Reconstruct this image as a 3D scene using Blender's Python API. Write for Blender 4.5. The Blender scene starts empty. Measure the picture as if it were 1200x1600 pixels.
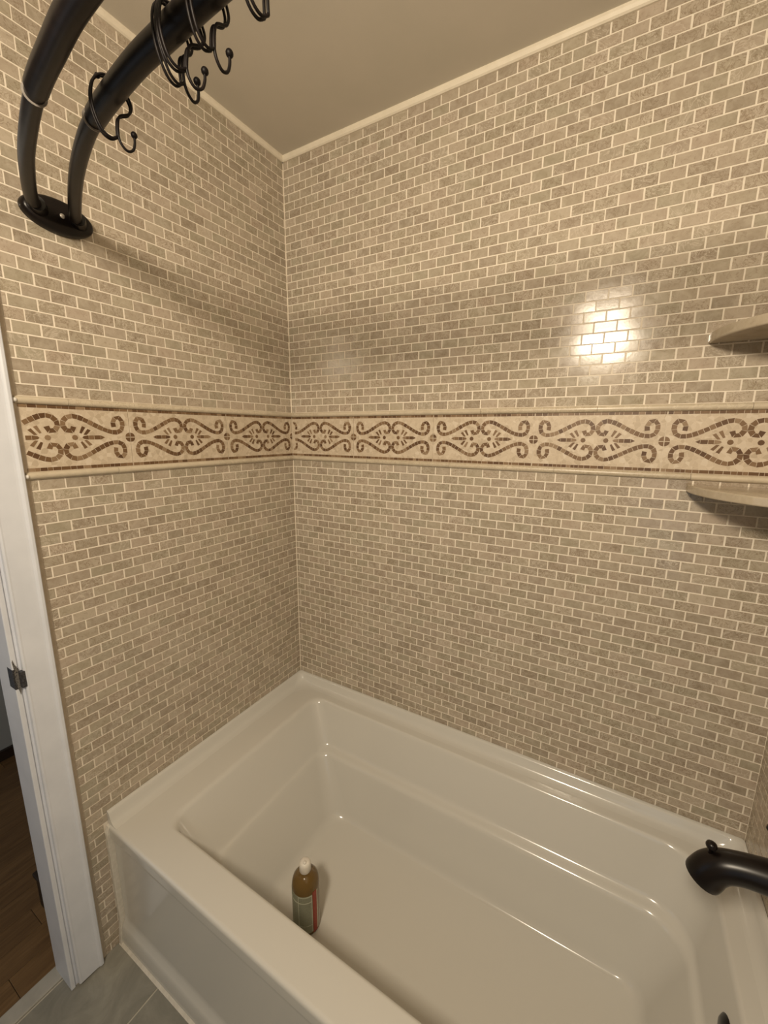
import bpy, bmesh, math, random
from mathutils import Vector, Matrix
random.seed(7)
sc = bpy.context.scene
COL = sc.collection
S = 0.0254                       # everything below is laid out in inches
ZF = 53.0                        # floor lies 53 in under the lower liner (z = 0 of the layout)
def W(x, y, z): return Vector((x * S, y * S, (z + ZF) * S))

# ------------------------------------------------------------------ camera
cam_d = bpy.data.cameras.new('camera'); cam = bpy.data.objects.new('camera', cam_d); COL.objects.link(cam)
CR = Vector((0.864972, 0.501771, 0.006991)); CD = Vector((0.102222, -0.162541, -0.981392)); CF = Vector((-0.491298, 0.849592, -0.191885))
CP = Vector((43.76926, -47.567538, 4.202266)); FPX = 634.626
mw = Matrix((( CR.x, -CD.x, -CF.x, 0), (CR.y, -CD.y, -CF.y, 0), (CR.z, -CD.z, -CF.z, 0), (0, 0, 0, 1)))
mw.translation = W(*CP)
cam.matrix_world = mw
cam_d.sensor_fit = 'VERTICAL'; cam_d.sensor_height = 36.0; cam_d.lens = 36.0 * FPX / 1600.0
cam_d.clip_start = 0.01
sc.camera = cam

# ------------------------------------------------------------------ world, lights, exposure
wd = bpy.data.worlds.new('world'); sc.world = wd; wd.use_nodes = True
wd.node_tree.nodes['Background'].inputs[0].default_value = (0.75, 0.8, 0.9, 1)
wd.node_tree.nodes['Background'].inputs[1].default_value = 0.05
vs = sc.view_settings
vs.view_transform = 'Standard'; vs.look = 'None'; vs.exposure = 0.11; vs.gamma = 1.0; vs.use_curve_mapping = False

def area(name, loc, target, sx, sy, power, col):
    d = bpy.data.lights.new(name, 'AREA'); d.shape = 'RECTANGLE'; d.size = sx * S; d.size_y = sy * S
    d.energy = power; d.color = col
    o = bpy.data.objects.new(name, d); COL.objects.link(o)
    o.location = W(*loc)
    v = (W(*target) - W(*loc)).normalized()
    o.rotation_euler = v.to_track_quat('-Z', 'Y').to_euler()
    return o
WARM = (1.0, 0.85, 0.645)
area('vanity_lamp', (37.5, -64, 26.8), (32, 0, -4), 8, 8, 20.5, WARM)              # the lamp over the vanity behind the camera
area('hall_daylight', (-26, -66, -14), (20, -31, -44), 26, 50, 1.3, (0.72, 0.85, 1.0))  # daylight coming in through the door

area('cool_fill', (56, -66, -20), (0, -35, -48), 26, 34, 1.0, (0.55, 0.78, 1.0))     # added fill low behind the camera, cools the door frame; no known window

# ------------------------------------------------------------------ helpers
def mesh(name, verts, faces, mat=None, smooth=False):
    me = bpy.data.meshes.new(name); me.from_pydata(verts, [], faces); me.update()
    if mat: me.materials.append(mat)
    if smooth:
        for p in me.polygons: p.use_smooth = True
    return me
def obj(name, me, parent=None):
    o = bpy.data.objects.new(name, me); COL.objects.link(o)
    if parent: o.parent = parent
    return o
def fixn(me):
    bm = bmesh.new(); bm.from_mesh(me); bmesh.ops.recalc_face_normals(bm, faces=bm.faces); bm.to_mesh(me); bm.free(); return me
def tag(o, label, cat, group=None):
    o['label'] = label; o['category'] = cat
    if group: o['group'] = group
    return o
def struct(o, label=None):
    o['kind'] = 'structure'
    if label: o['label'] = label
    return o
def empty(name, p):
    o = bpy.data.objects.new(name, None); COL.objects.link(o); o.location = W(*p); o.empty_display_size = .05; return o
def adopt(o, parent):
    """parent a mesh whose vertices are in world space to an empty"""
    o.parent = parent; o.matrix_parent_inverse = parent.matrix_basis.inverted(); return o
class MB:
    def __init__(s): s.v = []; s.f = []
    def add(s, vs, fs):
        n = len(s.v); s.v += [tuple(q) for q in vs]; s.f += [tuple(i + n for i in f) for f in fs]
    def box(s, x0, x1, y0, y1, z0, z1):
        s.add([W(x, y, z) for z in (z0, z1) for y in (y0, y1) for x in (x0, x1)],
              [(0, 2, 3, 1), (4, 5, 7, 6), (0, 1, 5, 4), (2, 6, 7, 3), (0, 4, 6, 2), (1, 3, 7, 5)])
    def tube(s, pts, rad, n=10, caps=True):
        """pts in inches; rad a number or one per point (inches)"""
        pts = [Vector(p) for p in pts]; N = len(pts)
        rad = [rad] * N if not hasattr(rad, '__len__') else rad
        tang = []
        for i in range(N):
            t = pts[min(i + 1, N - 1)] - pts[max(i - 1, 0)]; tang.append(t.normalized())
        ref = Vector((0, 0, 1)) if abs(tang[0].z) < .9 else Vector((1, 0, 0))
        a = tang[0].cross(ref).normalized(); vv = []
        for i in range(N):
            a = (a - tang[i] * a.dot(tang[i])).normalized(); b = tang[i].cross(a)
            for k in range(n):
                t = 2 * math.pi * k / n
                vv.append(W(*(pts[i] + (a * math.cos(t) + b * math.sin(t)) * rad[i])))
        ff = [(i * n + k, i * n + (k + 1) % n, (i + 1) * n + (k + 1) % n, (i + 1) * n + k) for i in range(N - 1) for k in range(n)]
        if caps: ff += [tuple(range(n - 1, -1, -1)), tuple(range((N - 1) * n, N * n))]
        s.add(vv, ff)
    def lathe(s, c, prof, n=24, axis='z'):
        """prof: (r, h) pairs round an axis through c"""
        vv = []
        for r, h in prof:
            for k in range(n):
                t = 2 * math.pi * k / n; u, v = r * math.cos(t), r * math.sin(t)
                p = {'z': (u, v, h), 'x': (h, u, v), 'y': (u, h, v)}[axis]
                vv.append(W(c[0] + p[0], c[1] + p[1], c[2] + p[2]))
        N = len(prof)
        ff = [(i * n + k, i * n + (k + 1) % n, (i + 1) * n + (k + 1) % n, (i + 1) * n + k) for i in range(N - 1) for k in range(n)]
        ff += [tuple(range(n)), tuple(range((N - 1) * n, N * n))]
        s.add(vv, ff)
    def sphere(s, c, r, n=10):
        s.lathe(c, [(max(r * math.sin(math.pi * i / n), 1e-3), -r * math.cos(math.pi * i / n)) for i in range(n + 1)], n=12)
    def prism(s, poly, lo, hi, axis):
        """poly of 2-D points extruded along axis"""
        def p(a, b, h): return W(*{'z': (a, b, h), 'x': (h, a, b), 'y': (a, h, b)}[axis])
        n = len(poly)
        s.add([p(a, b, lo) for a, b in poly] + [p(a, b, hi) for a, b in poly],
              [tuple(range(n - 1, -1, -1)), tuple(range(n, 2 * n))] + [(i, (i + 1) % n, n + (i + 1) % n, n + i) for i in range(n)])
    def build(s, name, mat, parent=None, smooth=False, bevel=0, angle=None):
        me = fixn(mesh(name, s.v, s.f, mat, smooth))
        if angle is not None: me.set_sharp_from_angle(angle=math.radians(angle))
        o = obj(name, me)
        if parent: adopt(o, parent)
        if bevel:
            m = o.modifiers.new('bevel', 'BEVEL'); m.width = bevel * S; m.segments = 3; m.limit_method = 'ANGLE'; m.angle_limit = .6
        return o
def spline(pts, k=6):
    pts = [Vector(p) for p in pts]; out = []
    for i in range(len(pts) - 1):
        p0, p1, p2, p3 = pts[max(i - 1, 0)], pts[i], pts[i + 1], pts[min(i + 2, len(pts) - 1)]
        for j in range(k):
            t = j / k
            out.append(.5 * ((2 * p1) + (p2 - p0) * t + (2 * p0 - 5 * p1 + 4 * p2 - p3) * t * t + (3 * p1 - p0 - 3 * p2 + p3) * t ** 3))
    out.append(pts[-1]); return out

# ------------------------------------------------------------------ materials
class NT:
    def __init__(s, name, rough=.5, spec=.5, metal=0):
        s.m = bpy.data.materials.new(name); s.m.use_nodes = True; s.t = s.m.node_tree; s.b = s.t.nodes['Principled BSDF']
        s.b.inputs['Roughness'].default_value = rough; s.b.inputs['Metallic'].default_value = metal
        s.b.inputs['Specular IOR Level'].default_value = spec
    def n(s, kind, **kw):
        nd = s.t.nodes.new(kind)
        for k, v in kw.items():
            if k in nd.bl_rna.properties: setattr(nd, k, v)
            else: nd.inputs[k.replace('_', ' ')].default_value = v
        return nd
    def l(s, a, b): s.t.links.new(a, b)
    def math(s, op, a, b=0.0, c=None):
        nd = s.t.nodes.new('ShaderNodeMath'); nd.operation = op
        for i, v in enumerate((a, b, c)):
            if v is None: continue
            if isinstance(v, (int, float)): nd.inputs[i].default_value = v
            else: s.l(v, nd.inputs[i])
        return nd.outputs[0]
    def ramp(s, fac, stops):
        nd = s.t.nodes.new('ShaderNodeValToRGB'); e = nd.color_ramp.elements
        while len(e) < len(stops): e.new(.5)
        for q, (p, c) in zip(e, stops): q.position = p; q.color = (*c, 1)
        s.l(fac, nd.inputs[0]); return nd.outputs[0]
    def mix(s, fac, a, b, mode='MIX'):
        nd = s.t.nodes.new('ShaderNodeMix'); nd.data_type = 'RGBA'; nd.blend_type = mode
        for i, v in ((0, fac), (6, a), (7, b)):
            if isinstance(v, (int, float)): nd.inputs[i].default_value = v
            elif isinstance(v, tuple): nd.inputs[i].default_value = (*v, 1)
            else: s.l(v, nd.inputs[i])
        return nd.outputs[2]
    def pos(s): return s.n('ShaderNodeNewGeometry').outputs['Position']
    def col(s, c):
        if isinstance(c, tuple): s.b.inputs['Base Color'].default_value = (*c, 1)
        else: s.l(c, s.b.inputs['Base Color'])
    def noise(s, vec, scale, detail=4, rough=.55, dist=0):
        nd = s.n('ShaderNodeTexNoise'); nd.inputs['Scale'].default_value = scale; nd.inputs['Detail'].default_value = detail
        nd.inputs['Roughness'].default_value = rough; nd.inputs['Distortion'].default_value = dist
        if vec is not None: s.l(vec, nd.inputs['Vector'])
        return nd.outputs['Fac']
    def bump(s, h, dist=.001, strength=.5):
        nd = s.n('ShaderNodeBump'); nd.inputs['Strength'].default_value = strength; nd.inputs['Distance'].default_value = dist
        s.l(h, nd.inputs['Height']); s.l(nd.outputs[0], s.b.inputs['Normal'])
def piece_random(k):
    """one random number per piece: per object and per island of a joined mesh"""
    oi = k.n('ShaderNodeObjectInfo').outputs['Random']; ge = k.n('ShaderNodeNewGeometry').outputs['Random Per Island']
    return k.math('FRACT', k.math('ADD', k.math('MULTIPLY', oi, 7.13), k.math('MULTIPLY', ge, 3.7)))
def shifted_pos(k, r, amt=5.0):
    v = k.n('ShaderNodeVectorMath'); v.operation = 'ADD'
    c = k.n('ShaderNodeCombineXYZ'); k.l(k.math('MULTIPLY', r, amt), c.inputs[0]); k.l(k.math('MULTIPLY', r, amt * 1.7), c.inputs[2])
    k.l(k.pos(), v.inputs[0]); k.l(c.outputs[0], v.inputs[1]); return v.outputs[0]

def stone(name, stops, vein=(.235, .175, .115), pale=(.62, .55, .455), rough=.15, vein_amt=.8):
    k = NT(name, rough=rough); r = piece_random(k); p = shifted_pos(k, r)
    base = k.ramp(r, stops)
    cloud = k.noise(p, 42, 5, .6, .6)
    c = k.mix(k.math('MULTIPLY', k.math('SUBTRACT', cloud, .36), 1.25), base, pale)
    dark = k.noise(p, 95, 6, .72, 1.5)
    c = k.mix(k.math('MULTIPLY', k.math('SMOOTH_MAX', k.math('SUBTRACT', dark, .54), 0.0, .03), 4.6 * vein_amt), c, vein)
    def lines(scale, width, dist, seed):
        pv = shifted_pos(k, r, seed); w = k.noise(pv, scale, 4, .6, dist)
        return k.math('SUBTRACT', 1.0, k.math('MINIMUM', k.math('MULTIPLY', k.math('ABSOLUTE', k.math('SUBTRACT', w, .5)), width), 1.0))
    r2 = k.math('FRACT', k.math('MULTIPLY', r, 17.3)); r3 = k.math('FRACT', k.math('MULTIPLY', r, 41.7))
    some = k.math('GREATER_THAN', r2, .55); few = k.math('GREATER_THAN', r3, .72)
    c = k.mix(k.math('MULTIPLY', k.math('MULTIPLY', lines(24, 30.0, 2.2, 9.0), few), .75), c, pale)
    c = k.mix(k.math('MULTIPLY', k.math('MULTIPLY', lines(34, 34.0, 2.8, 13.0), some), .8), c, vein)
    k.col(c)
    k.l(k.math('ADD', k.math('MULTIPLY', cloud, .10), rough - .05), k.b.inputs['Roughness'])
    k.bump(k.noise(p, 160, 3), .0004, .12)
    return k.m
TAUPE = [(0.0, (.325, .272, .205)), (.18, (.385, .318, .248)), (.36, (.365, .322, .238)), (.55, (.425, .350, .272)), (.72, (.405, .352, .262)), (.88, (.450, .368, .290)), (1.0, (.480, .412, .320))]
M_TILE = stone('taupe_marble_tile', TAUPE)
M_SHELF = stone('taupe_marble_shelf', [(0, (.42, .36, .27)), (1, (.46, .39, .29))], vein_amt=.4)
M_LINER = stone('pale_marble_liner', [(0, (.52, .45, .34)), (1, (.60, .52, .40))], pale=(.72, .64, .5), vein=(.40, .32, .22), vein_amt=.5, rough=.3)

k = NT('cream_grout', rough=.85, spec=.2); n1 = k.noise(k.pos(), 60, 4)
k.col(k.ramp(n1, [(.3, (.80, .725, .61)), (.7, (.88, .805, .69))])); k.bump(k.noise(k.pos(), 700, 2), .0006, .3); M_GROUT = k.m

k = NT('cream_mosaic_chips', rough=.45)
vo = k.n('ShaderNodeTexVoronoi'); vo.inputs['Scale'].default_value = 95; k.l(k.pos(), vo.inputs['Vector'])
sep = k.n('ShaderNodeSeparateColor'); k.l(vo.outputs['Color'], sep.inputs[0])
c = k.ramp(sep.outputs[0], [(0, (.50, .41, .30)), (.25, (.57, .475, .36)), (.75, (.61, .515, .395)), (1, (.68, .59, .475))])
ve = k.n('ShaderNodeTexVoronoi'); ve.feature = 'DISTANCE_TO_EDGE'; ve.inputs['Scale'].default_value = 95; k.l(k.pos(), ve.inputs['Vector'])
edge = k.math('SUBTRACT', 1.0, k.math('MINIMUM', k.math('MULTIPLY', ve.outputs['Distance'], 14.0), 1.0))
k.col(k.mix(k.math('MULTIPLY', edge, .45), c, (.70, .60, .47))); k.bump(ve.outputs['Distance'], .0008, .25); M_CHIPS = k.m

k = NT('brown_mosaic_chips', rough=.38); r = piece_random(k)
c = k.ramp(r, [(0, (.105, .052, .024)), (.3, (.15, .082, .038)), (.6, (.20, .118, .058)), (.85, (.27, .175, .098)), (1, (.35, .25, .155))])
k.col(k.mix(k.math('MULTIPLY', k.noise(k.pos(), 260, 3), .35), c, (.10, .055, .03))); M_BROWN = k.m

k = NT('white_acrylic', rough=.16, spec=.5); k.col((.635, .622, .58)); k.b.inputs['Coat Weight'].default_value = .25; k.b.inputs['Coat Roughness'].default_value = .06
k.bump(k.noise(k.pos(), 9, 2), .002, .04); M_TUB = k.m
k = NT('white_caulk', rough=.6); k.col(k.ramp(k.noise(k.pos(), 90, 3), [(.3, (.62, .58, .50)), (.7, (.74, .70, .62))])); M_CAULK = k.m
k = NT('tan_edge_caulk', rough=.6); k.col(k.ramp(k.noise(k.pos(), 90, 3), [(.3, (.50, .42, .33)), (.7, (.58, .50, .40))])); M_EDGE = k.m
k = NT('ceiling_paint', rough=.9, spec=.2); k.col(k.ramp(k.noise(k.pos(), 5, 3), [(.3, (.62, .58, .50)), (.7, (.66, .61, .53))])); k.bump(k.noise(k.pos(), 420, 3), .0006, .25); M_CEIL = k.m
k = NT('cream_trim_paint', rough=.5); k.col(k.ramp(k.noise(k.pos(), 40, 3), [(.3, (.78, .71, .58)), (.7, (.84, .77, .64))])); M_TRIM = k.m
k = NT('white_door_paint', rough=.42); k.col(k.ramp(k.noise(k.pos(), 14, 4), [(.3, (.67, .70, .77)), (.7, (.73, .76, .83))])); k.bump(k.noise(k.pos(), 45, 3), .001, .2); M_DOOR = k.m
k = NT('wall_paint', rough=.85); k.col(k.ramp(k.noise(k.pos(), 8, 3), [(.3, (.55, .50, .42)), (.7, (.58, .53, .45))])); M_PAINT = k.m
k = NT('hall_paint', rough=.8); k.col(k.ramp(k.noise(k.pos(), 3, 3), [(.3, (.25, .27, .29)), (.7, (.29, .31, .33))])); M_HALL = k.m
k = NT('oil_rubbed_bronze', rough=.30, spec=.35); k.col(k.ramp(k.noise(k.pos(), 30, 3), [(.3, (.004, .003, .003)), (.7, (.008, .005, .0045))])); M_BRONZE = k.m
k = NT('black_wire', rough=.5, spec=.2); k.col(k.ramp(k.noise(k.pos(), 80, 2), [(.3, (.004, .003, .003)), (.7, (.008, .005, .0045))])); M_WIRE = k.m
k = NT('worn_bronze_tube', rough=.38, spec=.3); k.col(k.ramp(k.noise(k.pos(), 60, 3), [(.3, (.008, .006, .0055)), (.7, (.014, .010, .009))])); M_ROD = k.m
k = NT('bright_screw', rough=.4, metal=.6); k.col(k.ramp(k.noise(k.pos(), 200, 2), [(.3, (.5, .47, .43)), (.7, (.62, .58, .52))])); M_SCREW = k.m
k = NT('rod_ring_metal', rough=.5); k.col(k.ramp(k.noise(k.pos(), 200, 2), [(.3, (.20, .18, .16)), (.7, (.28, .25, .22))])); M_RING = k.m
k = NT('white_caulk_dab', rough=.5); k.col(k.ramp(k.noise(k.pos(), 200, 2), [(.3, (.76, .73, .68)), (.7, (.84, .81, .76))])); M_CAPW = k.m
k = NT('dark_strike_metal', rough=.45, metal=.5); k.col(k.ramp(k.noise(k.pos(), 300, 4), [(.35, (.03, .03, .033)), (.6, (.09, .09, .1))])); M_STRIKE = k.m
k = NT('chipped_paint', rough=.7); k.col(k.ramp(k.noise(k.pos(), 350, 5), [(.42, (.03, .03, .03)), (.5, (.16, .15, .14))])); M_CHIP = k.m

k = NT('grey_slate_tile', rough=.45); r = piece_random(k); p = shifted_pos(k, r, 3.0)
a = k.noise(p, 9, 6, .65, 1.2)
k.col(k.ramp(a, [(.3, (.185, .180, .155)), (.5, (.24, .232, .20)), (.7, (.32, .308, .262))])); k.bump(a, .002, .25); M_FTILE = k.m
k = NT('floor_grout', rough=.85); k.col(k.ramp(k.noise(k.pos(), 120, 3), [(.3, (.42, .39, .33)), (.7, (.5, .47, .4))])); M_FGROUT = k.m
k = NT('threshold_stone', rough=.4); k.col(k.ramp(k.noise(k.pos(), 30, 4), [(.3, (.33, .32, .29)), (.7, (.40, .385, .35))])); M_SADDLE = k.m
k = NT('dark_oak_plank', rough=.35); r = piece_random(k)
mp = k.n('ShaderNodeMapping'); mp.inputs['Scale'].default_value = (26, 2.2, 26); k.l(shifted_pos(k, r, 4.0), mp.inputs[0])
g = k.noise(mp.outputs[0], 3, 6, .65, .8)
c = k.ramp(g, [(.3, (.055, .030, .013)), (.5, (.13, .075, .032)), (.72, (.20, .12, .055))])
k.col(k.mix(.35, c, k.ramp(r, [(0, (.07, .04, .02)), (1, (.2, .12, .055))]))); k.bump(g, .001, .3); M_WOOD = k.m
k = NT('black_wood', rough=.4); k.col(k.ramp(k.noise(k.pos(), 20, 3), [(.3, (.012, .008, .006)), (.7, (.025, .016, .012))])); M_BLACKWOOD = k.m

k = NT('amber_bottle_plastic', rough=.14); k.col((.175, .105, .030)); k.b.inputs['Transmission Weight'].default_value = .2; M_AMBER = k.m
k = NT('bottle_cap_plastic', rough=.4); k.col(k.ramp(k.noise(k.pos(), 90, 2), [(.3, (.74, .70, .64)), (.7, (.80, .77, .70))])); M_CAP = k.m
k = NT('grey_green_paper', rough=.5); k.col(k.ramp(k.noise(k.pos(), 500, 4, .7), [(.35, (.20, .21, .155)), (.55, (.26, .27, .20)), (.75, (.34, .34, .26))])); M_LABEL = k.m
k = NT('red_paper', rough=.5); k.col(k.ramp(k.noise(k.pos(), 300, 3), [(.35, (.26, .035, .018)), (.7, (.36, .06, .03))])); M_RED = k.m
k = NT('pale_paper', rough=.5); k.col(k.ramp(k.noise(k.pos(), 300, 3), [(.35, (.42, .43, .34)), (.7, (.52, .52, .42))])); M_PALE = k.m

# ------------------------------------------------------------------ room shell
XR = 58.45      # right wall
YF = -84.0      # wall behind the camera
ZC = 40.55      # ceiling
G = 0.042       # how far the grout lies behind the tile faces
b = MB(); b.box(-4.6, XR + 4.6, G, 4.6, -53, ZC + 3); wall_back = struct(b.build('wall_back', M_GROUT), 'taupe marble brick mosaic wall along the tub with a scrollwork border')
b = MB(); b.box(-4.6, -G, -33.05, G, -53, ZC + 3); wall_left = struct(b.build('wall_left', M_GROUT), 'taupe marble brick mosaic end wall beside the doorway')
b = MB(); b.box(XR + G, XR + 4.6, -33.05, G, -53, ZC + 3); wall_right = struct(b.build('wall_right', M_GROUT), 'taupe marble brick mosaic wall behind the spout')
b = MB(); b.box(-3.3, -.06, -35.7, -33.05, -53, ZC); b.box(-3.3, -.06, -65, -35.7, 28, ZC); b.box(-3.3, -.06, YF, -65, -53, ZC); struct(b.build('wall_entry', M_PAINT), 'painted wall round the doorway')
b = MB(); b.box(XR + .06, XR + 4.6, YF, -33.05, -53, ZC); struct(b.build('wall_right_painted', M_PAINT), 'painted wall beyond the tiled alcove')
b = MB(); b.box(-4.6, XR + 4.6, YF - 4, YF, -53, ZC); struct(b.build('wall_front', M_PAINT), 'painted wall opposite the tub')
b = MB(); b.box(-4.6, XR + 4.6, YF - 4, 4.6, ZC, ZC + 3); struct(b.build('ceiling', M_CEIL), 'plain beige painted ceiling')
# cove strips between tiles and ceiling
cove = [(0.02, 39.93), (-.16, 39.93), (-.30, 40.05), (-.42, 40.3), (-.42, ZC), (.02, ZC)]
b = MB(); b.prism(cove, -.0, XR, 'x'); struct(b.build('trim_1', M_TRIM), 'thin cream strip between the long wall and the ceiling')
b = MB(); b.prism([(-a, z) for a, z in cove], -33.05, -.0, 'y'); struct(b.build('trim_2', M_TRIM), 'thin cream strip between the end wall and the ceiling')
b = MB(); b.prism([(XR + a, z) for a, z in cove], -33.05, -.0, 'y'); struct(b.build('trim_3', M_TRIM), 'thin cream strip over the spout wall')

# ------------------------------------------------------------------ mosaic tiles
def project(p):
    d = p - CP; f = d.dot(CF)
    if f < 1: return None
    return (600 + FPX * d.dot(CR) / f, 800 + FPX * d.dot(CD) / f)
TM = {}
def tile_mesh(w, h, mat=M_TILE):
    key = (round(w, 2), round(h, 2), mat.name)
    if key not in TM:
        w, h = key[0] / 2, key[1] / 2; e = min(.008, w * .3); t = G + .04
        vv = [(x * S, y * S, z * S) for (x, y, z) in
              [(-w + e, -h + e, 0), (w - e, -h + e, 0), (w - e, h - e, 0), (-w + e, h - e, 0),
               (-w, -h, -.016), (w, -h, -.016), (w, h, -.016), (-w, h, -.016),
               (-w, -h, -t), (w, -h, -t), (w, h, -t), (-w, h, -t)]]
        ff = [(0, 1, 2, 3)] + [(4 + i, 4 + (i + 1) % 4, (i + 1) % 4, i) for i in range(4)] + [(8 + i, 8 + (i + 1) % 4, 4 + (i + 1) % 4, 4 + i) for i in range(4)]
        TM[key] = mesh('tile', vv, ff, mat)
    return TM[key]
GAP = .122
PITCH = 2.0132
HB = 7.01
def tile_wall(wall, corner, U, N, length, start_low, start_up, zmin_fn, limit):
    """corner: point at the inner corner; U: direction away from it; N: into the room"""
    Zv = Vector((0, 0, 1)); Ul = U if U.cross(Zv).dot(N) > 0 else -U
    basis = Matrix((Ul, Zv, N)).transposed()
    rows = [(-i - 1.0, -float(i), start_low, i) for i in range(53)] + [(HB + i, HB + i + 1.0, start_up, i) for i in range(33)]
    items = []
    for z0, z1, st, i in rows:
        if i % 2: st = st - PITCH / 2
        edges = [0.03]; x = st if st > .12 else st + PITCH
        while x < length - .1: edges.append(x); x += PITCH
        edges.append(length + GAP / 2)
        for a, c in zip(edges[:-1], edges[1:]):
            mid = (a + c) / 2
            if z0 < zmin_fn(mid) - .5: continue
            w, h = c - a - GAP, z1 - z0 - GAP
            if w < .12: continue
            w += random.choice((0, 0, -.02, -.03)) if w > 1.8 else 0
            jx, jz = random.uniform(-.012, .012), random.uniform(-.01, .01)
            cen = corner + U * (mid + jx) + Zv * ((z0 + z1) / 2 + jz) + N * random.uniform(-.012, .004)
            pr = [project(cen + U * du + Zv * dz) for du, dz in ((-w / 2, -h / 2), (w / 2, -h / 2), (w / 2, h / 2), (-w / 2, h / 2))]
            ar = 0
            if all(pr):
                q = [(min(max(a_, 0), 1200), min(max(b_, 0), 1600)) for a_, b_ in pr]
                ar = abs(sum(q[j][0] * q[(j + 1) % 4][1] - q[(j + 1) % 4][0] * q[j][1] for j in range(4))) / 2
            tilt = Matrix.Rotation(random.gauss(0, .0038), 3, 'X') @ Matrix.Rotation(random.gauss(0, .0028), 3, 'Y')
            m = (basis @ tilt).to_4x4(); m.translation = W(*cen)
            items.append((ar, w, h, m))
    items.sort(key=lambda t: -t[0])
    single = [t for t in items[:limit] if t[0] > 40]
    for ar, w, h, m in single:
        o = obj('tile', tile_mesh(w, h), wall); o.matrix_basis = m
    b = MB()
    for ar, w, h, m in items[len(single):]:
        me = tile_mesh(w, h); b.add([m @ v.co for v in me.vertices], [tuple(p.vertices) for p in me.polygons])
    if b.v:
        o = obj('mosaic_tiles', mesh('mosaic_tiles', b.v, b.f, M_TILE), wall); o['kind'] = 'stuff'

X, Y = Vector((1, 0, 0)), Vector((0, 1, 0))
tile_wall(wall_back, Vector((0, 0, 0)), X, -Y, XR, 1.551, .86, lambda d: -36, 300)
tile_wall(wall_left, Vector((0, 0, 0)), -Y, X, 32.72, 1.965, 1.14, lambda d: -36 if d < 30.4 else -53, 300)
tile_wall(wall_right, Vector((XR, 0, 0)), -Y, -X, 33.0, .9, 1.4, lambda d: -36 if d < 30.4 else -53, 300)

# ------------------------------------------------------------------ border of mosaic panels and pencil liners
def wall_map(kind):
    if kind == 'back': return lambda d, z, n: W(d, -n, z)
    if kind == 'left': return lambda d, z, n: W(n, -d, z)
    return lambda d, z, n: W(XR - n, -d, z)
def half_round(n=8):
    return [(-.325 * math.cos(math.pi * i / n), .02 + .34 * math.sin(math.pi * i / n)) for i in range(n + 1)]
def liner_piece(mp, wall, d0, d1, zc):
    prof = [(-.325, -.12)] + half_round() + [(.325, -.12)]
    n = len(prof); vv = [mp(d, zc + a, c) for d in (d0 + .015, d1 - .015) for a, c in prof]
    ff = [tuple(range(n)), tuple(range(n, 2 * n))] + [(i, (i + 1) % n, n + (i + 1) % n, n + i) for i in range(n)]
    me = fixn(mesh('pencil_liner', vv, ff, M_LINER, True)); me.set_sharp_from_angle(angle=math.radians(50))
    o = obj('pencil_liner', me, wall)
SCROLL = [(1.48, .98), (1.52, 1.45), (1.30, 1.86), (1.00, 1.96), (.72, 1.72), (.63, 1.25), (.78, .74), (1.15, .50), (1.65, .50), (2.2, .66), (2.9, 1.0),
          (3.7, 1.45), (4.4, 1.80), (4.95, 1.93), (5.45, 1.78), (5.76, 1.38), (5.74, .92), (5.45, .60), (5.08, .62), (4.93, 1.0)]
def chip(bm, mp, quad, top=.055, base=0.0):
    n = len(quad)
    c = Vector((sum(q[0] for q in quad) / n, sum(q[1] for q in quad) / n))
    ins = [((q[0] - c.x) * .95 + c.x, (q[1] - c.y) * .95 + c.y) for q in quad]
    bm.add([mp(d, z, top) for d, z in ins] + [mp(d, z, base) for d, z in quad],
           [tuple(range(n))] + [(n + i, n + (i + 1) % n, (i + 1) % n, i) for i in range(n)])
def strip_of_chips(bm, mp, pts, wid, step, clip):
    sp = [Vector((p[0], p[1], 0)) for p in pts]; sp = spline(sp, 8)
    acc = [0]
    for a, c in zip(sp[:-1], sp[1:]): acc.append(acc[-1] + (c - a).length)
    tot = acc[-1]; n = max(1, round(tot / step))
    def at(s_):
        s_ = min(max(s_, 0), tot)
        for i in range(len(acc) - 1):
            if acc[i + 1] >= s_:
                t = (s_ - acc[i]) / max(acc[i + 1] - acc[i], 1e-6); p = sp[i].lerp(sp[i + 1], t)
                t0, t1 = sp[max(i - 1, 0)], sp[min(i + 2, len(sp) - 1)]; d = (t1 - t0).normalized(); return p, d
        return sp[-1], (sp[-1] - sp[-2]).normalized()
    for i in range(n):
        g = .014; (p0, d0), (p1, d1) = at(tot * i / n + g), at(tot * (i + 1) / n - g)
        n0, n1 = Vector((-d0.y, d0.x)), Vector((-d1.y, d1.x)); h = wid / 2 * random.uniform(.9, 1.06)
        q = [(p0.x - n0.x * h, p0.y - n0.y * h), (p1.x - n1.x * h, p1.y - n1.y * h), (p1.x + n1.x * h, p1.y + n1.y * h), (p0.x + n0.x * h, p0.y + n0.y * h)]
        if all(clip[0] <= a[0] <= clip[1] for a in q): chip(bm, mp, q)
ZM = 3.56
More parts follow.
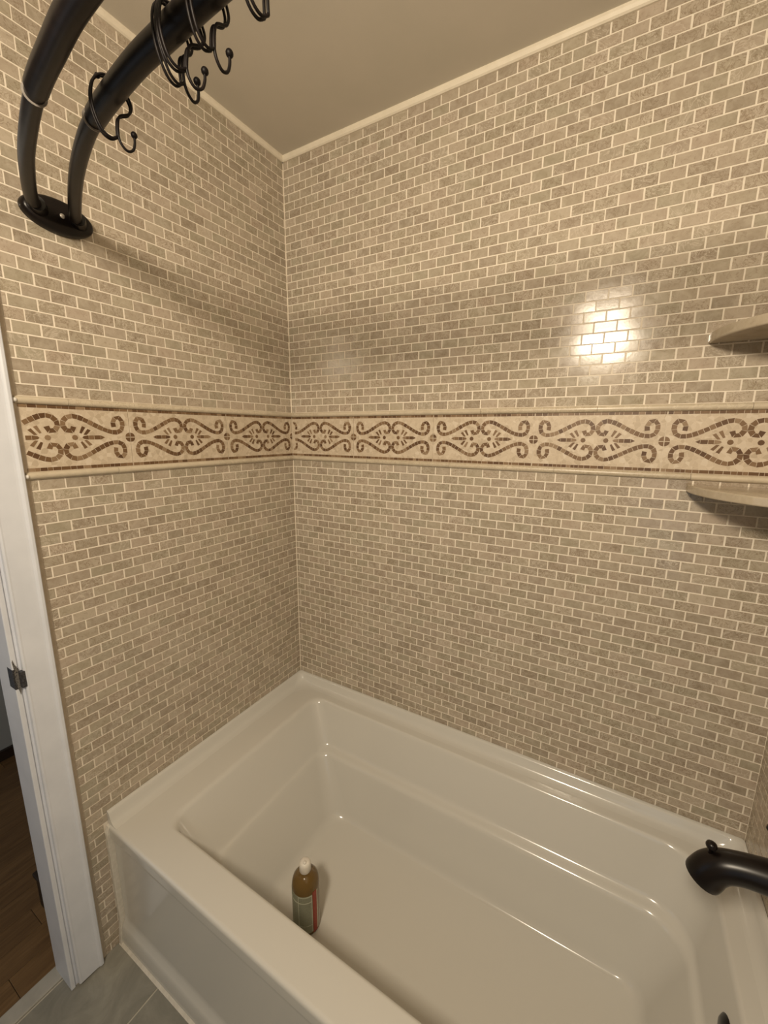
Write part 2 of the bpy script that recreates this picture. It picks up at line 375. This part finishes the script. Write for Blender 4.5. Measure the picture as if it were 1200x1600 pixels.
def border(wall, kind, length, first_dot):
    mp = wall_map(kind)
    d = first_dot - 12 * 2
    d = first_dot
    while d > 0: d -= 11.95
    while d < length:
        a, c = max(d, 0.02), min(d + 11.95, length); clip = (a + .03, c - .03)
        if c - a > .3:
            bb = MB(); t0, t1 = a + .02, c - .02
            bb.add([mp(u, z, n) for n in (-.08, .03) for z in (.62, 6.42) for u in (t0, t1)],
                   [(0, 2, 3, 1), (4, 5, 7, 6), (0, 1, 5, 4), (2, 6, 7, 3), (0, 4, 6, 2), (1, 3, 7, 5)])
            pan = obj('border_panel', fixn(mesh('border_panel', bb.v, bb.f, M_CHIPS)), wall)
            def sub(nm, bm):
                if bm.v: obj(nm, fixn(mesh(nm, bm.v, bm.f, M_BROWN)), pan)
            for sv in (1, -1):
                for mir in (0, 1):
                    bm = MB(); pts = [((d + 11.95 - u) if mir else d + u, ZM + sv * v) for u, v in SCROLL]
                    strip_of_chips(bm, mp, pts, .43, .46, clip); sub('scroll', bm)
                bm = MB(); z0 = 6.24 if sv > 0 else .83; u = a + .04
                while u < c - .1:
                    w_ = min(random.uniform(.35, .75), c - .04 - u)
                    if w_ > .1: chip(bm, mp, [(u, z0 - .15), (u + w_ - .02, z0 - .15), (u + w_ - .02, z0 + .15), (u, z0 + .15)])
                    u += w_
                sub('edge_line', bm)
            for mir in (0, 1):
                f = (lambda u: d + 11.95 - u) if mir else (lambda u: d + u)
                bm = MB()
                def piece(q):
                    q = [(f(u), ZM + v) for u, v in q]
                    if all(clip[0] <= t[0] <= clip[1] for t in q): chip(bm, mp, q)
                piece([(2.38, 0), (2.75, -.19), (2.75, .19)])
                piece([(2.77, -.19), (3.32, -.19), (3.32, .19), (2.77, .19)])
                piece([(3.35, -.19), (3.78, -.19), (3.78, .19), (3.35, .19)])
                piece([(3.80, -.2), (4.22, -.13), (4.34, 0), (4.22, .13), (3.80, .2)])
                for sv in (1, -1):
                    piece([(3.98, sv * .22), (4.22, sv * .24), (3.82, sv * .80), (3.56, sv * .66)])
                    piece([(4.38, sv * .34), (4.54, sv * .42), (4.26, sv * 1.06), (3.98, sv * .92)])
                piece([(4.93 + 0.25 * math.cos(t * math.pi / 4), .25 * math.sin(t * math.pi / 4)) for t in range(8)])
                sub('palmette', bm)
            bm = MB()
            for cx in (d, d + 11.95):
                for qx in (1, -1):
                    for qz in (1, -1):
                        q = [(cx + qx * .035, ZM + qz * .035)] + [(cx + qx * (.035 + 0.43 * math.cos(t * math.pi / 8)), ZM + qz * (.035 + .43 * math.sin(t * math.pi / 8))) for t in range(5)]
                        if all(a <= t[0] <= c for t in q): chip(bm, mp, q)
            sub('rosette', bm)
        d += 11.95
    for zc in (.325, HB - .325):
        u = -(12 - (1.6 if zc < 1 else 5.2)); e = []
        while u < length: e.append(u); u += 12
        e.append(length)
        for a, c in zip(e[:-1], e[1:]):
            a, c = max(a, .02), min(c, length)
            if c - a > .1: liner_piece(mp, wall, a, c, zc)
border(wall_back, 'back', XR - .02, 11.32)
border(wall_left, 'left', 33.0, 12.05)
border(wall_right, 'right', 33.0, 10.0)

# ------------------------------------------------------------------ floor
b = MB(); b.box(-1.95, XR + .1, YF, -30.0, -56, -53.06); floor = struct(b.build('floor', M_FGROUT), 'grey stone tiled bathroom floor')
xs = [-1.85, 7.5, 19.5, 31.5, 43.5, 55.5, XR]; ys = [-31.35, -55.4, YF]
for x0, x1 in zip(xs[:-1], xs[1:]):
    for y1, y0 in zip(ys[:-1], ys[1:]):
        b = MB(); b.box(x0 + .07, x1 - .07, y0 + .07, y1 - .07, -53.5, -53.0)
        adopt(b.build('floor_tile', M_FTILE, bevel=.05), floor)
b = MB(); b.box(-3.75, -1.98, -64.9, -35.7, -53.4, -52.85); adopt(b.build('threshold', M_SADDLE, bevel=.12), floor)
b = MB(); b.box(-60, -3.7, -90, 10, -55, -53.3); hall = struct(b.build('floor_hallway', M_BLACKWOOD), 'dark brown plank floor beyond the doorway')
x = -3.8; i = 0
while x > -46:
    y = -75 + (i * 17) % 30
    for y0, y1 in ((-75, y), (y, y + 36), (y + 36, 6)):
        y0, y1 = max(y0, -75), min(y1, 6)
        if y1 - y0 < 2: continue
        b = MB(); b.box(x - 2.97, x, y0 + .02, y1 - .02, -53.4, -53.02); adopt(b.build('plank', M_WOOD, bevel=.03), hall)
    x -= 3.0; i += 1
b = MB(); b.box(-50, -45.5, -90, 10, -52.2, 44); b.box(-50, -3.4, 6.5, 10, -52.2, 44); struct(b.build('wall_hallway', M_HALL), 'grey wall at the far side of the hallway')
b = MB(); b.box(-45.5, -44.9, -90, 10, -53, -51.2); struct(b.build('baseboard_hallway', M_BLACKWOOD), 'dark baseboard at the far side of the hallway')
b = MB(); b.box(-50, -4.6, -90, 10, 43, 46); struct(b.build('ceiling_hallway', M_CEIL), 'hallway ceiling beyond the doorway')
# low dark box just past the jamb
bx = empty('storage_box', (-9.5, -31.4, -53)); tag(bx, 'low black box on the plank floor just past the door jamb', 'box')
b = MB(); b.box(-12.2, -6.5, -34.2, -27, -52.9, -48.6); b.build('body', M_BLACKWOOD, bx, bevel=.1)
b = MB(); b.box(-12.4, -6.3, -34.4, -26.8, -48.6, -48.1); b.build('lid', M_BLACKWOOD, bx, bevel=.1)

# ------------------------------------------------------------------ door frame
dr = struct(empty('door_1', (0, -35, -53)), 'white painted door frame at the left')
prof = [(-33.2, -.05), (-33.2, .60), (-33.28, .70), (-33.48, .72), (-33.60, .65), (-33.68, .58), (-33.85, .55), (-34.5, .50), (-35.2, .46), (-35.32, .48), (-35.45, .38), (-35.47, -.05)]
b = MB(); b.prism([(x_, y_) for y_, x_ in prof], -52.75, 30, 'z'); b.build('casing', M_DOOR, dr, bevel=.03)
b = MB(); b.box(-3.35, .12, -36.1, -35.70, -52.95, 28); b.box(-3.3, -.03, -35.72, -35.3, -52.95, 28); b.build('jamb', M_DOOR, dr, bevel=.08)
b = MB(); b.box(.02, .50, -35.74, -35.38, -18.0, -16.5); b.box(-1.0, .15, -36.11, -35.7, -18.1, -16.2); sp_ = b.build('strike_plate', M_STRIKE, dr, bevel=.03); sp_['label'] = 'dark worn metal strike plate'
b = MB(); q = [(-35.98, -15.3), (-36.04, -15.5), (-35.98, -16.2), (-36.0, -17.2), (-35.92, -18.0), (-35.8, -18.7), (-35.74, -18.3), (-35.66, -18.0), (-35.68, -16.6), (-35.78, -16.0), (-35.88, -15.8)]
b.prism(q, .08, .16, 'x'); ch = b.build('chipped_patch', M_CHIP, dr); ch['label'] = 'chipped paint round the strike plate'
b = MB(); b.prism([(-.05, -33.2), (.12, -33.2), (.04, -32.72), (-.05, -32.72)], -52.9, 30, 'z'); b.build('caulk_bead', M_EDGE, dr, bevel=.03)

for zc in (.3, HB - .35):
    b = MB(); b.sphere((.30, -33.0, zc), .19); b.build('caulk_dab', M_CAPW, dr, smooth=True)

# ------------------------------------------------------------------ bathtub
tub = empty('bathtub', (29, -15, -53)); tag(tub, 'white acrylic alcove bathtub set against the mosaic walls', 'bathtub')
def ring(x0, x1, yb, yf, rbl, rbr, rfr, rfl, z): return [x0, x1, yb, yf, rbl, rbr, rfr, rfl, z]
NC = 10
def ring_pts(r):
    x0, x1, yb, yf, a, b_, c, d, z = r; out = []
    for cx, cy, rad, t0 in ((x0 + a, yb - a, a, 180), (x1 - b_, yb - b_, b_, 90), (x1 - c, yf + c, c, 0), (x0 + d, yf + d, d, -90)):
        for i in range(NC + 1):
            t = math.radians(t0 - 90 * i / NC); out.append((cx + rad * math.cos(t), cy + rad * math.sin(t), z))
    return out
def lerp(a, b, t): return [p + (q - p) * t for p, q in zip(a, b)]
E_ = .02
base = [(ring(E_, XR - E_, -E_, -30.95, .02, .02, .1, .1, -38.6), 0, 0),
        (ring(E_, XR - E_, -E_, -30.98, .02, .02, .1, .1, -37.2), .35, .12),
        (ring(5.5, 55.5, -2.75, -27.4, 1.9, 4.2, 4.2, 1.9, -37.2), .10, .09),
        (ring(8.7, 54.3, -4.75, -26.4, 1.9, 3.8, 3.8, 2.6, -42.7), .08, .40),
        (ring(9.2, 53.7, -5.95, -25.6, 1.8, 3.4, 3.4, 2.8, -43.1), .40, .07),
        (ring(13.0, 50.9, -7.9, -23.6, 2.6, 2.2, 3.0, 4.5, -50.3), .14, .10),
        (ring(22, 44, -13, -18, 2, 2, 2, 2, -50.55), 0, 0)]
rings = [base[0][0]]
for i in range(1, len(base) - 1):
    (p, _, _), (c, fi, fo), (n, _, _) = base[i - 1], base[i], base[i + 1]
    A, B_ = lerp(c, p, fi), lerp(c, n, fo)
    for j in range(9):
        t = j / 8; rings.append(lerp(lerp(A, c, t), lerp(c, B_, t), t))
rings.append(base[-1][0])
P_ = [ring_pts(r) for r in rings]; L = len(P_[0]); vv = [W(*p) for r in P_ for p in r]
ff = [(i * L + j, i * L + (j + 1) % L, (i + 1) * L + (j + 1) % L, (i + 1) * L + j) for i in range(len(P_) - 1) for j in range(L)] + [tuple(range((len(P_) - 1) * L, len(P_) * L))]
me = mesh('basin', vv, ff, M_TUB, True); fixn(me)
if me.polygons[-1].normal.z < 0: me.flip_normals()
adopt(obj('basin', me), tub)
lip = [(.02, -35.72), (.14, -35.72), (.30, -35.80), (.42, -36.0), (.55, -36.4), (.72, -36.78), (.95, -37.02), (1.25, -37.14), (1.6, -37.205)]
rows_ = []
for dd, z in lip:
    r = .3 + dd * 1.9; line = [(dd, -30.75, z), (dd, -20, z)]
    line += [(dd + r + r * math.cos(t), -dd - r + r * math.sin(t), z) for t in [math.pi - math.pi / 2 * i / 8 for i in range(9)]]
    r2 = r
    line += [(XR - dd - r2 + r2 * math.cos(t), -dd - r2 + r2 * math.sin(t), z) for t in [math.pi / 2 - math.pi / 2 * i / 8 for i in range(9)]]
    line += [(XR - dd, -20, z), (XR - dd, -30.75, z)]; rows_.append(line)
n = len(rows_[0]); vv = [W(*p) for r in rows_ for p in r]; m_ = len(rows_)
vv += [W(.02, -30.75, -37.3), W(XR - .02, -30.75, -37.3)]
ff = [(i * n + j, i * n + j + 1, (i + 1) * n + j + 1, (i + 1) * n + j) for i in range(m_ - 1) for j in range(n - 1)]
ff += [tuple([i * n for i in range(m_)] + [m_ * n]), tuple([i * n + n - 1 for i in range(m_)] + [m_ * n + 1])]
me = mesh('rim_lip', vv, ff, M_TUB, True); me.set_sharp_from_angle(angle=math.radians(50)); adopt(obj('rim_lip', me), tub)
ap = [(-30.93, -38.3), (-30.72, -38.9), (-30.68, -39.6), (-30.68, -49.2), (-30.74, -49.9), (-31.0, -50.4), (-31.15, -50.9), (-31.2, -53.0), (-29.8, -53.0), (-29.8, -38.3)]
b = MB(); b.prism(ap, .5, XR - .05, 'x'); b.build('apron', M_TUB, tub, smooth=True, bevel=.15, angle=30)
b = MB(); b.prism([(-30.96, -37.3), (-31.22, -38), (-31.15, -50), (-31.4, -53), (-29.8, -53), (-29.8, -37.3)], .0, .52, 'x'); b.build('caulk_bead', M_CAULK, tub, bevel=.08)
b = MB(); b.prism([(-31.15, -53), (-31.45, -53), (-31.2, -52.7)], 0.1, XR, 'x'); b.build('caulk_bead', M_CAULK, tub)
# overflow plate on the spout end of the basin
b = MB(); b.lathe((55.25, -15.1, -40.35), [(.01, -.62), (.6, -.60), (1.05, -.50), (1.35, -.28), (1.45, -.05), (1.45, .1)], 28, 'x'); ov = b.build('overflow_plate', M_BRONZE, tub, smooth=True, angle=40); ov['label'] = 'black round overflow plate'
b = MB(); b.lathe((54.7, -15.1, -40.6), [(.01, -.22), (.14, -.2), (.2, -.1), (.2, .1)], 14, 'x'); b.build('screw', M_BRONZE, smooth=True, angle=50).parent = ov

# ------------------------------------------------------------------ tub spout and valve handle
YS = -15.4
spo = empty('tub_spout', (58.4, YS, -25)); tag(spo, 'black tub spout with a pull-up diverter knob over the bathtub', 'spout')
line = spline([(58.35, YS, -24.75), (56.6, YS, -24.85), (55.0, YS, -25.0), (53.8, YS, -25.2), (52.9, YS, -25.55), (52.35, YS, -26.1), (52.05, YS, -26.75), (51.93, YS, -27.05)], 5)
rads = spline([(1.26, 0, 0), (1.18, 0, 0), (1.08, 0, 0), (1.02, 0, 0), (1.05, 0, 0), (1.10, 0, 0), (1.14, 0, 0), (1.12, 0, 0)], 5)
b = MB(); b.tube(line, [r.x for r in rads], 28); b.build('body', M_BRONZE, spo, smooth=True, angle=50)
b = MB(); b.lathe((58.4, YS, -24.75), [(1.0, -.5), (1.45, -.42), (1.6, -.2), (1.62, .05)], 28, 'x'); b.build('wall_flange', M_BRONZE, spo, smooth=True, angle=40)
b = MB(); b.lathe((52.1, YS, -24.72), [(.12, -.4), (.14, .12), (.20, .2), (.31, .30), (.35, .45), (.30, .62), (.16, .72), (.01, .74)], 16); b.build('diverter_knob', M_BRONZE, spo, smooth=True)
val = empty('valve_handle', (58.4, YS, -19)); tag(val, 'black shower valve lever at the right edge above the spout', 'valve')
b = MB(); b.lathe((58.4, YS, -16.5), [(.01, -.6), (2.4, -.5), (3.1, -.25), (3.2, .05)], 32, 'x'); b.build('plate', M_BRONZE, val, smooth=True, angle=40)
b = MB(); b.lathe((57.9, YS, -16.5), [(.01, -2.4), (.75, -2.3), (.95, -1.6), (1.05, 0)], 24, 'x'); b.build('hub', M_BRONZE, val, smooth=True, angle=40)
b = MB(); b.tube([(56.0, YS, -16.8), (55.6, YS, -18.4), (55.2, YS, -20.2), (55.0, YS, -21.4)], [.42, .36, .36, .42], 16); b.build('lever', M_BRONZE, val, smooth=True, angle=50)

# ------------------------------------------------------------------ corner shelves
def shelf(z0, z1, label):
    R = 9.05; pts = [(XR - .0, 0.0)]
    pts = [(XR, 0.0)] + [(XR - R * math.cos(t), -R * math.sin(t)) for t in [math.pi / 2 * i / 28 for i in range(29)]]
    b = MB(); b.prism(pts, z0, z1, 'z'); o = b.build('corner_shelf', M_SHELF, bevel=.12)
    tag(o, label, 'shelf', 'corner shelves'); return o
shelf(12.15, 12.95, 'upper stone quarter-round corner shelf, above the scroll border')
shelf(-1.08, -.36, 'lower stone quarter-round corner shelf, just under the scroll border')

# ------------------------------------------------------------------ curved double curtain rod
rod = empty('curtain_rod', (0, -28, 22)); tag(rod, 'black curved double shower curtain rod on an oval wall bracket', 'curtain rod')
ZR = 22.0; HX = XR / 2
outer = [(0.6, -29.6), (2.2, -30.6), (5.5, -31.96), (9.1, -33.25), (14.4, -34.75), (18.45, -35.5), (22.5, -36.05), (HX, -36.4)]
inner = [(0.6, -26.7), (1.9, -27.5), (7.5, -29.85), (12.2, -31.45), (15.6, -32.3), (20.3, -33.0), (23.6, -33.25), (HX, -33.5)]
def full(h): return [(x, y, ZR) for x, y in h] + [(XR - x, y, ZR) for x, y in h[-2::-1]]
def cut(path, x0, x1): return [p for p in path if x0 <= p.x <= x1]
for nm, h, xj in (('outer', outer, 14.6), ('inner', inner, 15.2)):
    path = spline(full(h), 8)
    b = MB(); b.tube([p for p in path if p.x < xj + 1], .46, 20); b.build('end_tube', M_ROD, rod, smooth=True, angle=50)
    b = MB(); b.tube([p for p in path if p.x > XR - xj - 1], .46, 20); b.build('end_tube', M_ROD, rod, smooth=True, angle=50)
    b = MB(); b.tube(cut(path, xj, XR - xj), .56, 20); b.build('middle_tube', M_ROD, rod, smooth=True, angle=50)
    near = min(path, key=lambda p: abs(p.x - xj)); i = path.index(near)
    dv = (path[i + 1] - path[i - 1]).normalized()
    b = MB(); b.tube([near - dv * .035, near + dv * .01], .568, 20); rg = b.build('joint_ring', M_RING, rod, smooth=True, angle=40); rg['label'] = 'thin pale ring where the rod tubes slide together'
def oval(cy, cz, ry, rz, n=40): return [(cy + ry * math.cos(2 * math.pi * i / n), cz + rz * math.sin(2 * math.pi * i / n)) for i in range(n)]
for sx in (0, 1):
    b = MB(); prev = None; vv = []; n = 40
    prof = [(0.02, 1.0), (.25, 1.0), (.45, .97), (.62, .90), (.72, .78), (.76, .5), (.77, .05)]
    for h, sc_ in prof:
        for y, z in oval(-28.05, 22.0, 1.3 + 1.35 * sc_, 1.35 * sc_, n): vv.append(W(h if not sx else XR - h, y, z))
    ff = [(i * n + j, i * n + (j + 1) % n, (i + 1) * n + (j + 1) % n, (i + 1) * n + j) for i in range(len(prof) - 1) for j in range(n)] + [tuple(range(n)), tuple(range((len(prof) - 1) * n, len(prof) * n))]
    b.add(vv, ff); b.build('wall_bracket', M_BRONZE, rod, smooth=True, angle=45)
    for cy in (-29.5, -26.65):
        b = MB(); x0 = .5 if not sx else XR - .5; d_ = 1 if not sx else -1
        b.tube([(x0, cy, 22), (x0 + d_ * .9, cy - .45, 22)], [.66, .56], 20); b.build('socket', M_BRONZE, rod, smooth=True, angle=45)
    b = MB(); b.lathe((.76 if not sx else XR - .76, -27.95, 22.0), [(.01, .08), (.16, .07), (.2, 0), (.2, -.05)] if not sx else [(.01, -.08), (.16, -.07), (.2, 0), (.2, .05)], 16, 'x')
    b.build('screw', M_SCREW, rod, smooth=True)

# ------------------------------------------------------------------ curtain rings with ball-ended hooks
ipath = spline(full(inner), 8)
def rod_at(x):
    for a, c in zip(ipath[:-1], ipath[1:]):
        if a.x <= x <= c.x: t = (x - a.x) / (c.x - a.x); return a.lerp(c, t), (c - a).normalized()
def ring_hook(x, label, sway=0.0, yaw=0.0, hooks=1):
    p, t = rod_at(x); t = Matrix.Rotation(yaw, 3, 'Z') @ t; s_ = Vector((-t.y, t.x, 0)).normalized(); up = Vector((0, 0, 1))
    ca, sa = math.cos(sway), math.sin(sway)
    def q(a, w, o):
        w = w if w > 0 else w * .84
        return p + s_ * (a * ca - w * sa) + up * (a * sa + w * ca) + t * o
    e = empty('curtain_ring', tuple(p)); tag(e, label, 'curtain ring', 'curtain rings hanging on the inner rod')
    for o in (-.11, .11):
        b = MB(); b.tube(spline([q(*a, o) for a in ((.16, -2.25), (-.2, -2.52), (-.62, -2.30), (-.92, -1.5), (-.98, -.6), (-.80, .25), (-.42, .68), (0.05, .78), (.52, .62), (.86, .25), (.98, -.15), (.82, -.62), (.35, -1.0), (.2, -1.45), (.16, -2.25))], 4), .062, 8)
        b.build('ring_wire', M_WIRE, e, smooth=True)
    for oo in (.11,) * hooks:
        b = MB(); b.tube(spline([q(*a, oo) for a in ((.2, -1.3), (.14, -2.1), (.26, -2.62), (.56, -2.88), (.86, -2.66), (.98, -2.2), (.98, -1.85))], 4), .068, 8)
        h = b.build('hook', M_WIRE, e, smooth=True)
        b = MB(); b.sphere(tuple(q(.98, -1.72, oo)), .17); b.build('ball_tip', M_WIRE, smooth=True).parent = h
    for w in (.5, -.0, -.5):
        b = MB(); b.sphere(tuple(q(w * 1.1, .80 - abs(w) * .45, 0)), .13); b.build('roller', M_WIRE, e, smooth=True)
ring_hook(17.9, 'black wire curtain ring nearest the wall bracket, hanging alone on the inner rod', .0, .0)
ring_hook(24.3, 'black wire curtain ring at the lower left of the crowded pair', .12, .15)
ring_hook(25.1, 'black wire curtain ring at the upper right of the crowded pair', -.08, -.12)
ring_hook(27.0, 'black wire curtain ring just right of the crowded pair', -.05, .1)
ring_hook(30.0, 'black wire curtain ring farthest right, cut by the top of the picture', .05, -.1, 0)

# ------------------------------------------------------------------ soap bottle
BX, BY, BZ = 18.3, -20.3, -50.44
bot = empty('soap_bottle', (BX, BY, BZ)); tag(bot, 'amber soap bottle with white cap standing inside the bathtub', 'bottle')
prof = [(1.30, 0), (1.46, .10), (1.5, .3), (1.5, 5.7), (1.47, 6.1), (1.36, 6.5), (1.12, 6.85), (.80, 7.12), (.60, 7.25), (.55, 7.5)]
b = MB(); b.lathe((BX, BY, BZ), prof, 36); b.build('body', M_AMBER, bot, smooth=True, angle=50)
b = MB(); b.lathe((BX, BY, BZ), [(.60, 7.36), (.63, 7.42), (.63, 8.1), (.58, 8.34), (.42, 8.52), (.01, 8.56)], 24); b.build('cap', M_CAP, bot, smooth=True, angle=50)
b = MB(); b.lathe((BX + .15, BY - .18, BZ), [(.16, 8.4), (.2, 8.55), (.14, 8.68), (.01, 8.7)], 12); b.build('cap_tip', M_CAP, bot, smooth=True)
cam_a = math.atan2(CP.y - BY, CP.x - BX)
def wrap(name, a0, a1, z0, z1, r, mat):
    n = max(2, int(abs(a1 - a0) / .1)); vv = []; 
    for z in (z0, z1):
        for rr in (r - .03, r):
            for i in range(n + 1):
                t = cam_a + a0 + (a1 - a0) * i / n; vv.append(W(BX + rr * math.cos(t), BY + rr * math.sin(t), BZ + z))
    m = n + 1; ff = []
    for i in range(n):
        ff += [(m + i, m + i + 1, 3 * m + i + 1, 3 * m + i), (i, 2 * m + i, 2 * m + i + 1, i + 1), (2 * m + i, 3 * m + i, 3 * m + i + 1, 2 * m + i + 1), (i, i + 1, m + i + 1, m + i)]
    ff += [(0, m, 3 * m, 2 * m), (n, 2 * m + n, 3 * m + n, m + n)]
    return adopt(obj(name, fixn(mesh(name, vv, ff, mat, False))), bot)
lab = wrap('label', -2.2, .42, .55, 5.55, 1.53, M_LABEL)
lab['label'] = 'grey-green paper label'
for (a0, a1, z0, z1) in ((-.62, -.57, .6, 5.5), (.36, .42, .6, 5.5), (-1.5, -.6, 4.65, 4.75), (-.6, .36, 4.65, 4.74), (-.6, .36, 1.55, 1.62), (-.6, .36, 5.42, 5.5)):
    ll = wrap('label_line', a0, a1, z0, z1, 1.545, M_PALE); ll.parent = lab; ll.matrix_parent_inverse = Matrix()
wrap('label_stripe', .46, .80, .3, 5.75, 1.53, M_RED)['label'] = 'red stripe of the label'
wrap('label_edge', .80, .92, .45, 5.6, 1.53, M_PALE)
